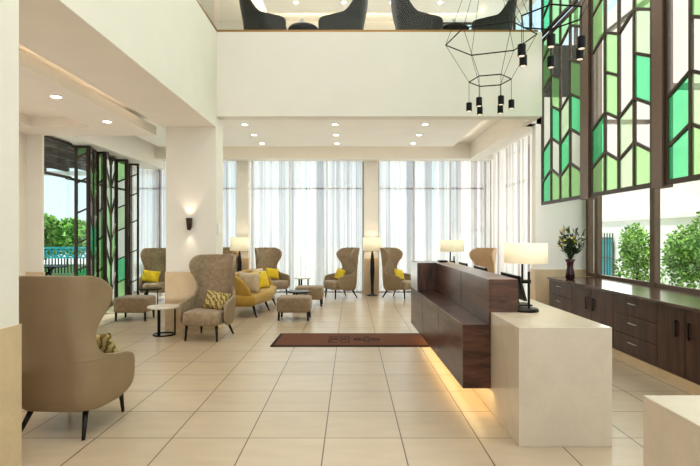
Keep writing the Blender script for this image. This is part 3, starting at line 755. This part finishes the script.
# ================================================================ cabinets
Xc = 3.45
cab_units = [(7.87, 8.78, 'drawers', 'dark wood drawer cabinet under the vase of flowers'), (6.63, 7.87, 'doors', 'dark wood double-door cabinet next to the far drawers'),
             (5.68, 6.63, 'drawers', 'dark wood drawer cabinet with three bar handles near desk end'), (4.73, 5.68, 'doors', 'dark wood double-door cabinet at the photo right edge'), (3.78, 4.73, 'drawers', 'dark wood drawer cabinet beyond the nearest double-door cabinet')]
for y0, y1, k, lb in cab_units:
    t = thing('cabinet', lb, 'cabinet', (Xc, y0, 0), 0, 'dark wood cabinets below the window'); w = y1-y0
    B().box(.022, .83, .002, w-.002, .11, .838).build('carcass', M['cab'], t)
    B().box(.012, .80, .002, w-.002, 0, .105).build('plinth', M['clad'], t)
    if k == 'drawers':
        h = .725/3
        for i in range(3):
            z = .113+i*h
            d = B().box(0, .02, .004, w-.004, z+.003, z+h-.003).build('drawer', M['cab'], t, bevel=.002)
            B().box(-.028, -.018, w/2-.09, w/2+.09, z+h*.62, z+h*.62+.012).box(-.02, .0, w/2-.085, w/2-.075, z+h*.62, z+h*.62+.012).box(-.02, .0, w/2+.075, w/2+.085, z+h*.62, z+h*.62+.012).build('handle', M['chrome'], d)
    else:
        for i in range(2):
            a = w/2*i
            d = B().box(0, .02, a+.004, a+w/2-.004, .116, .836).build('door', M['cab'], t, bevel=.002)
            hy = a+w/2-.08 if i == 0 else a+.12
            B().box(-.022, -.012, hy, hy+.02, .52, .70).box(-.014, 0, hy+.004, hy+.016, .53, .545).box(-.014, 0, hy+.004, hy+.016, .675, .69).build('handle', M['black'], d)
tag(B().box(3.41, 4.30, 3.78, 8.80, .840, .872).build('worktop', M['cabtop'], bevel=.003), 'long polished dark worktop on the window cabinets', 'worktop')
# vase + bouquet
vx, vy = XA(569.5, 8.35), 8.35
vx = 3.63
tag(B().lathe([(.055, 0), (.075, .02), (.07, .10), (.048, .2), (.055, .27), (.085, .33)], (vx, vy, .873), n=24).build('vase', M['vase'], smooth=True), 'dark purple glass vase on the far end of worktop', 'vase')
t = thing('flower_bouquet', 'bouquet of green leaves with white and yellow flowers in vase', 'flowers', (vx, vy, 1.20))
rnd = random.Random(5)
st = B(); lf = B(); pw = B(); py = B()
def leaf(b, p, d, L, w):
    p = Vector(p); d = Vector(d).normalized(); s = d.orthogonal().normalized(); s.rotate(Matrix.Rotation(rnd.uniform(0, 6.28), 3, d))
    b.add([p, p+d*L*.45+s*w, p+d*L, p+d*L*.45-s*w], [[0, 1, 2, 3]])
for i in range(46):
    a = rnd.uniform(0, 2*PI); e = rnd.uniform(.05, .95); L = rnd.uniform(.22, .50)*(1.1-.35*e)
    d = Vector((math.cos(a)*e, math.sin(a)*e*.8, 1)).normalized()
    tip = d*L
    st.tube((0, 0, -.05), tip, .004, .002, 4)
    for k in range(7):
        q = tip*rnd.uniform(.35, 1); dd = d+Vector((rnd.uniform(-1, 1), rnd.uniform(-1, 1), rnd.uniform(-.5, .8)))*.8
        leaf(lf, q, dd, rnd.uniform(.06, .13), rnd.uniform(.010, .02))
    if i % 2 == 0:
        bb = py if i % 6 == 0 else pw
        for k in range(7): leaf(bb, tip, Vector((rnd.uniform(-1, 1), rnd.uniform(-1, 1), rnd.uniform(-.3, 1))), .05, .018)
for x, y, z in ((-.02, 0, .56), (.24, 0, .50)): # tall spikes
    st.tube((0, 0, 0), (x, y, z-.1), .004, .003, 5); lf.tube((x*.85, y, z-.12), (x, y, z), .018, .004, 6)
st.build('stems', M['leafdk'], t); lf.build('leaves', [M['leafdk']], t); pw.build('white_blossoms', M['petal'], t); py.build('yellow_blossoms', M['petaly'], t)

# ================================================================ wire pendant lights
def hexring(c, r, z, rot):
    return [Vector((c[0]+r*math.cos(rot+i*PI/3), c[1]+r*math.sin(rot+i*PI/3), z)) for i in range(6)]
def pendant(cx, cy, z_small, z_big, z_top, rs, rb, rt, rot, lab, rot2=0):
    t = thing('wire_pendant', lab, 'pendant light', (0, 0, 0), 0, 'black wire hexagon pendants')
    small, big, top = hexring((cx, cy), rs, z_small, rot), hexring((cx, cy), rb, z_big, rot+rot2), hexring((cx, cy), rt, z_top, rot)
    for ring, n_ in ((small, .007), (big, .008), (top, .007)):
        b = B()
        for p, q in zip(ring, ring[1:]+ring[:1]): b.tube(p, q, n_, n=6)
        b.build('ring', M['black'], t)
    w = B()
    for s_, b_, t_ in zip(small, big, top):
        w.tube(s_, b_, .0028, n=5); w.tube(b_, t_, .0028, n=5); w.tube(t_, (cx, cy, Z_TOP-.03), .0028, n=5)
    w.build('cables', M['black'], t)
    B().lathe([(.12, -.04), (.12, 0)], (cx, cy, Z_TOP), n=20).build('canopy', M['black'], t)
    for i, p in enumerate(small):
        h = .26
        l = B().lathe([(.034, 0), (.036, .005), (.036, .10), (.03, .105)], (p.x, p.y, p.z-h-.105), n=16).tube((p.x, p.y, p.z), (p.x, p.y, p.z-h), .003, n=5).build('spot_lamp', M['black'], t)
        B().lathe([(.026, -.002), (.026, .0)], (p.x, p.y, p.z-h-.105), n=12).build('lens', M['lens2'], l)
pendant(XA(490, 6.3), 6.3, 3.53, 4.04, 4.95, .255, .55, .2, -.27, 'black wire hexagon pendant with full ring hanging before the balcony', rot2=-.06)
pendant(XA(551, 4.6), 4.6, 3.58, 4.12, 5.0, .285, .6, .2, PI/6-.377, 'black wire hexagon pendant hanging nearer, in front of green screens')

# ================================================================ downlights
def downlight(x, y, z, lab, grp, first=[None]):
    if first[0] is None:
        t = thing('downlight', lab, 'downlight', (x, y, z), 0, grp)
        B().lathe([(.075, -.012), (.085, 0)], n=24).build('rim', M['white'], t)
        B().lathe([(.055, -.016), (.055, -.011)], n=20).build('lens', M['lens'], t)
        first[0] = t
    else: dup(first[0], (x, y, z), 0, lab, grp)
rows = {124: 'nearest', 134.5: 'middle', 143: 'farthest'}
cols = {0: ((244, 335, 425), 0), }
for j, (py_, rn) in enumerate(rows.items()):
    d = F*(3.86-EYE)/(CY-py_)
    for px, cn in zip([(245, 335, 425), (254, 336, 419), (262, 337, 413)][j], ('left', 'centre', 'right')):
        downlight(XA(px, d), d, 3.86, f'lounge ceiling downlight, {rn} row, {cn} one', 'lounge ceiling downlights')
for px, py_, rn in ((56, 96, 'nearer'), (107, 121, 'farther')):
    d = F*(3.30-EYE)/(CY-py_); downlight(XA(px, d), d, 3.30, f'{rn} downlight in the dropped panel on the left', 'left panel downlights')
for px, cn in zip((296, 344, 392, 440), ('leftmost', 'second from left', 'third from left', 'rightmost')):
    downlight(XA(px, 12.57), 12.57, 7.42, f'upper storey ceiling downlight, {cn}', 'upper ceiling downlights')

# ================================================================ exterior
struct('wall_garden_right', B().box(8, 8.3, -6, 40, -.12, 2.04), M['extwall'])
struct('wall_neighbour_right', B().box(8.5, 9.0, -6, 40, -.12, 9), M['extwall2'])
struct('trim_garden_coping', B().box(7.93, 8.35, -6, 40, 2.04, 2.10), M['extwall'])
t = thing('garden_gate', 'turquoise door behind pale vertical bars in the garden wall', 'gate', (7.95, 15.6, 0))
B().box(-.02, 0, -.32, .32, -.1, 1.55).build('door_leaf', M['turq'], t)
b = B()
for k in range(6): b.box(-.08, -.05, -.42+k*.165, -.40+k*.165, -.12, 1.68)
for z in (.2, .9, 1.5): b.box(-.08, -.06, -.45, .45, z, z+.03)
b.build('bars', M['bronze2'], t)
def foliage(b, c, r, n, s, rnd):
    for i in range(n):
        while True:
            p = Vector((rnd.uniform(-1, 1), rnd.uniform(-1, 1), rnd.uniform(-1, 1)))
            if p.length < 1: break
        q = Vector((c[0]+p.x*r[0], c[1]+p.y*r[1], c[2]+p.z*r[2]))
        d = Vector((rnd.uniform(-1, 1), rnd.uniform(-1, 1), rnd.uniform(-.6, 1))).normalized(); sd = d.orthogonal().normalized()
        sd.rotate(Matrix.Rotation(rnd.uniform(0, 6.28), 3, d))
        b.add([q, q+d*s*.5+sd*s*.28, q+d*s, q+d*s*.5-sd*s*.28], [[0, 1, 2, 3]])
def tree(name, lab, loc, blobs, mt, n=900, s=.14, seed=1, cat='tree', grp=None, trunk_h=1.0):
    rnd = random.Random(seed)
    t = thing(name, lab, cat, loc, 0, grp)
    b = B(); b.cur = 0
    for i, (c, r) in enumerate(blobs):
        foliage(b, c, r, n//2, s, rnd); b.cur = 1; foliage(b, c, r, n//2, s, rnd); b.cur = 0
    b.build('foliage', mt, t)
    B().tube((0, 0, -.12), (0, 0, trunk_h), .06, .03, 8).build('trunk', M['trunk'], t)
    return t
TM = [M['tree1'], M['tree2']]
tree('garden_shrub', 'light green shrub seen through window beside the garden gate', (7.0, 12.3, 0), [((0, 0, .6), (.5, .75, .75)), ((0, .1, 1.3), (.35, .4, .6))], TM, 1500, .09, 3, 'shrub', 'shrubs outside the right window')
tree('garden_shrub', 'large leafy green shrub seen through the nearest window pane', (7.0, 10.0, 0), [((0, 0, .8), (.5, 1.0, .9)), ((0, -.4, 1.5), (.45, .6, .7)), ((0, .5, 1.2), (.4, .5, .6))], TM, 1800, .09, 4, 'shrub', 'shrubs outside the right window')
tree('garden_shrub', 'dense green shrub at the photo right edge outside window', (6.9, 7.7, 0), [((0, 0, .8), (.5, 1.0, .9)), ((0, 0, 1.5), (.45, .9, .6))], TM, 1800, .09, 5, 'shrub', 'shrubs outside the right window')
# left garden
struct('hedge_ground', B().box(-22, -9.5, 18, 26, -.12, .12), M['leaf'])
for i, (x, y, lab) in enumerate(((-16.6, 29.5, 'bushy green tree outside the left window, middle one behind'), (-15.6, 25, 'bushy green tree outside the left window, left one'), (-12.3, 25.2, 'bushy green tree outside the left window, right one'), (-19.4, 26, 'bushy green tree beyond the turquoise balustrade, far left'))):
    tree('garden_tree', lab, (x, y, 0), [((0, 0, 1.4), (1.3, 1, 1.0)), ((.3, 0, 1.9), (.8, .8, .7))], TM, 1500, .26, 20+i, 'tree', 'garden trees outside the left window')
t = thing('balustrade', 'turquoise lattice balustrade with grey railings outside the left window', 'railing', (-13, 20, 0))
b = B().box(-3, 3, -.03, .03, 1.08, 1.15).box(-3, 3, -.03, .03, .70, .76)
for k in range(24):
    x = -3+k*.25; b.bar((x, 0, .74), (x+.25, 0, 1.1), .05, .04); b.bar((x+.25, 0, .74), (x, 0, 1.1), .05, .04)
b.build('lattice', M['turq'], t)
b = B()
for k in range(48): b.box(-3+k*.125, -3+k*.125+.03, -.02, .02, -.1, .7)
b.build('bars', M['black'], t)
t = thing('pergola', 'dark slatted pergola roof outside the left window', 'pergola', (0, 0, 0))
b = B()
for k in range(9): b.box(-14, -7.0, 11+k*.95, 11.12+k*.95, 4.1, 4.26)
for k in range(9): b.box(-14+k*.85, -13.9+k*.85, 10.9, 18.8, 3.98, 4.1)
b.build('slats', M['pergola'], t)
B().box(-14.1, -7.0, 18.7, 18.9, 3.85, 4.0).tube((-12.0, 18.8, -.12), (-12.0, 18.8, 3.9), .05).tube((-7.2, 18.8, -.12), (-7.2, 18.8, 3.9), .06).build('post', M['white'], t)
t = thing('garden_table', 'black outdoor table beyond the left window', 'table', (-9.6, 15.9, -.12))
B().box(-.5, .5, -.35, .35, .72, .76).build('top', M['black'], t)
for sx in (-1, 1):
    B().bar((sx*.4, -.25, 0), (-sx*.1, .25, .72), .06, .05).build('leg', M['black'], t)

# ================================================================ lights
def area(name, loc, rot, sx, sy, e, col=(1, 1, 1)):
    l = bpy.data.lights.new(name, 'AREA'); l.shape = 'RECTANGLE'; l.size = sx; l.size_y = sy; l.energy = e; l.color = col
    o = bpy.data.objects.new(name, l); C.objects.link(o); o.location = loc; o.rotation_euler = rot; return o
def point(name, loc, e, col, r=.05):
    l = bpy.data.lights.new(name, 'POINT'); l.energy = e; l.color = col; l.shadow_soft_size = r
    o = bpy.data.objects.new(name, l); C.objects.link(o); o.location = loc; return o
def spot(name, loc, e, col, ang=110, blend=.8, rot=(0, 0, 0), r=.05):
    l = bpy.data.lights.new(name, 'SPOT'); l.energy = e; l.color = col; l.spot_size = math.radians(ang); l.spot_blend = blend; l.shadow_soft_size = r
    o = bpy.data.objects.new(name, l); C.objects.link(o); o.location = loc; o.rotation_euler = rot; return o
WARM = (1, .82, .62); SOFT = (1, .965, .92)
area('daylight_back', (-.8, 15.6, 2.4), (-PI/2, 0, 0), 11, 4.6, 290, (1, 1, 1))
area('daylight_side', (5.4, 11.8, 2.2), (0, PI/2, 0), 3.8, 4.2, 130, (1, 1, 1))
area('daylight_upper_right', (6.0, 4.5, 5.2), (0, math.radians(70), 0), 4, 9, 330, (1, .96, .95))
area('void_fill', (0, 4.0, 7.3), (0, 0, 0), 4.5, 7, 140, SOFT)  # added soft overhead fill, no lamp fitting in the void
area('rear_fill', (0, -3.6, 3.2), (PI/2, 0, 0), 7, 5, 120, (1, .97, .93))  # added frontal fill behind the camera, no window there
area('upper_lounge_light', (-.5, 11.0, 7.35), (0, 0, 0), 5, 3, 110, SOFT)
area('lounge_light', (-1.0, 10.8, 3.80), (0, 0, 0), 6, 3.4, 60, SOFT)
area('left_panel_light', (-4.3, 5.5, 3.25), (0, 0, 0), 1.2, 5, 14, SOFT)
area('left_bounce', (-3.9, 5.5, .5), (PI, 0, 0), 2.6, 6, 30, (1, .97, .93))
area('lounge_bounce', (-1.0, 10.8, .8), (PI, 0, 0), 5, 3, 22, SOFT)
# coves
area('cove_left', (-3.36, 3.5, 3.48), (0, math.radians(180), 0), .05, 9, 14, WARM)
area('cove_recess', (-4.15, 6, 3.33), (0, math.radians(150), 0), .05, 3.4, 2.5, WARM)
area('cove_lounge_back', (-1.0, 12.9, 3.95), (PI, 0, 0), 7, .05, 5, WARM)
area('cove_lounge_right', (2.75, 10.9, 3.95), (PI, 0, 0), .05, 3.6, 3, WARM)
area('cove_upper_back', (.5, 13.4, 7.46), (PI, 0, 0), 5.6, .06, 60, (1, .78, .45))
area('cove_upper_left', (-2.35, 11.2, 7.46), (PI, 0, 0), .06, 4, 25, (1, .78, .45))
# desk under-glow
area('desk_glow', (1.17, 6.2, .19), (0, math.radians(-12), 0), .12, 3.5, 5.5, (1, .72, .34))
# lamps
for x, y, z in ((1.60, 4.62, 1.43), (1.63, 8.12, 1.43)): point('table_lamp_bulb', (x, y, z), 5, WARM, .05)
for x, y, z in ((.57, 13.45, 1.38), (-2.95, 13.35, 1.38)): point('floor_lamp_bulb', (x, y, z), 4, WARM, .06)
sx_ = XA(190, 8.53)
spot('sconce_up', (sx_, 8.48, zz+.08), 5, WARM, 80, .6, (PI, 0, 0), .02)
spot('sconce_down', (sx_, 8.48, zz-.07), 4, WARM, 60, .6, (0, 0, 0), .02)
spot('chair_spot', (-2.6, 6.6, 3.4), 30, WARM, 80, .9)  # warm spot in front of the tweed chair, without a fitting
spot('chair_spot_near', (-1.9, 3.2, 7.0), 120, WARM, 50, .9)  # warm spot high above the foreground chair, without a fitting
s = bpy.data.lights.new('sun', 'SUN'); s.energy = 4.2; s.angle = .05; s.color = (1, .97, .92)
so = bpy.data.objects.new('sun', s); C.objects.link(so); so.rotation_euler = Vector((.36, .12, -1)).to_track_quat('-Z', 'Y').to_euler()

w = bpy.data.worlds.new('World'); bpy.context.scene.world = w; w.use_nodes = True
nt = w.node_tree; bg = nt.nodes['Background']
tc = nt.nodes.new('ShaderNodeTexCoord'); sp_ = nt.nodes.new('ShaderNodeSeparateXYZ'); r = nt.nodes.new('ShaderNodeValToRGB')
nt.links.new(tc.outputs['Generated'], sp_.inputs[0]); nt.links.new(sp_.outputs['Z'], r.inputs['Fac']); nt.links.new(r.outputs['Color'], bg.inputs['Color'])
r.color_ramp.elements[0].position = 0; r.color_ramp.elements[0].color = (.80, .90, .97, 1)
r.color_ramp.elements[1].position = .6; r.color_ramp.elements[1].color = (.55, .75, .95, 1)
bg.inputs['Strength'].default_value = 1.2

cam = bpy.data.cameras.new('Camera'); co = bpy.data.objects.new('Camera', cam); C.objects.link(co)
co.location = (0, 0, EYE); co.rotation_euler = (PI/2, 0, 0)
cam.sensor_width = 36; cam.lens = 36*F/700; cam.shift_x = -1/700; cam.shift_y = 3/700; cam.clip_start = .05
sc = bpy.context.scene; sc.camera = co
sc.view_settings.view_transform = 'Standard'; sc.view_settings.look = 'Medium High Contrast'; sc.view_settings.exposure = -.12
sc.cycles.use_denoising = True; sc.cycles.max_bounces = 8; sc.cycles.transparent_max_bounces = 16
sc.cycles.sample_clamp_indirect = 6; sc.cycles.caustics_reflective = False; sc.cycles.caustics_refractive = False
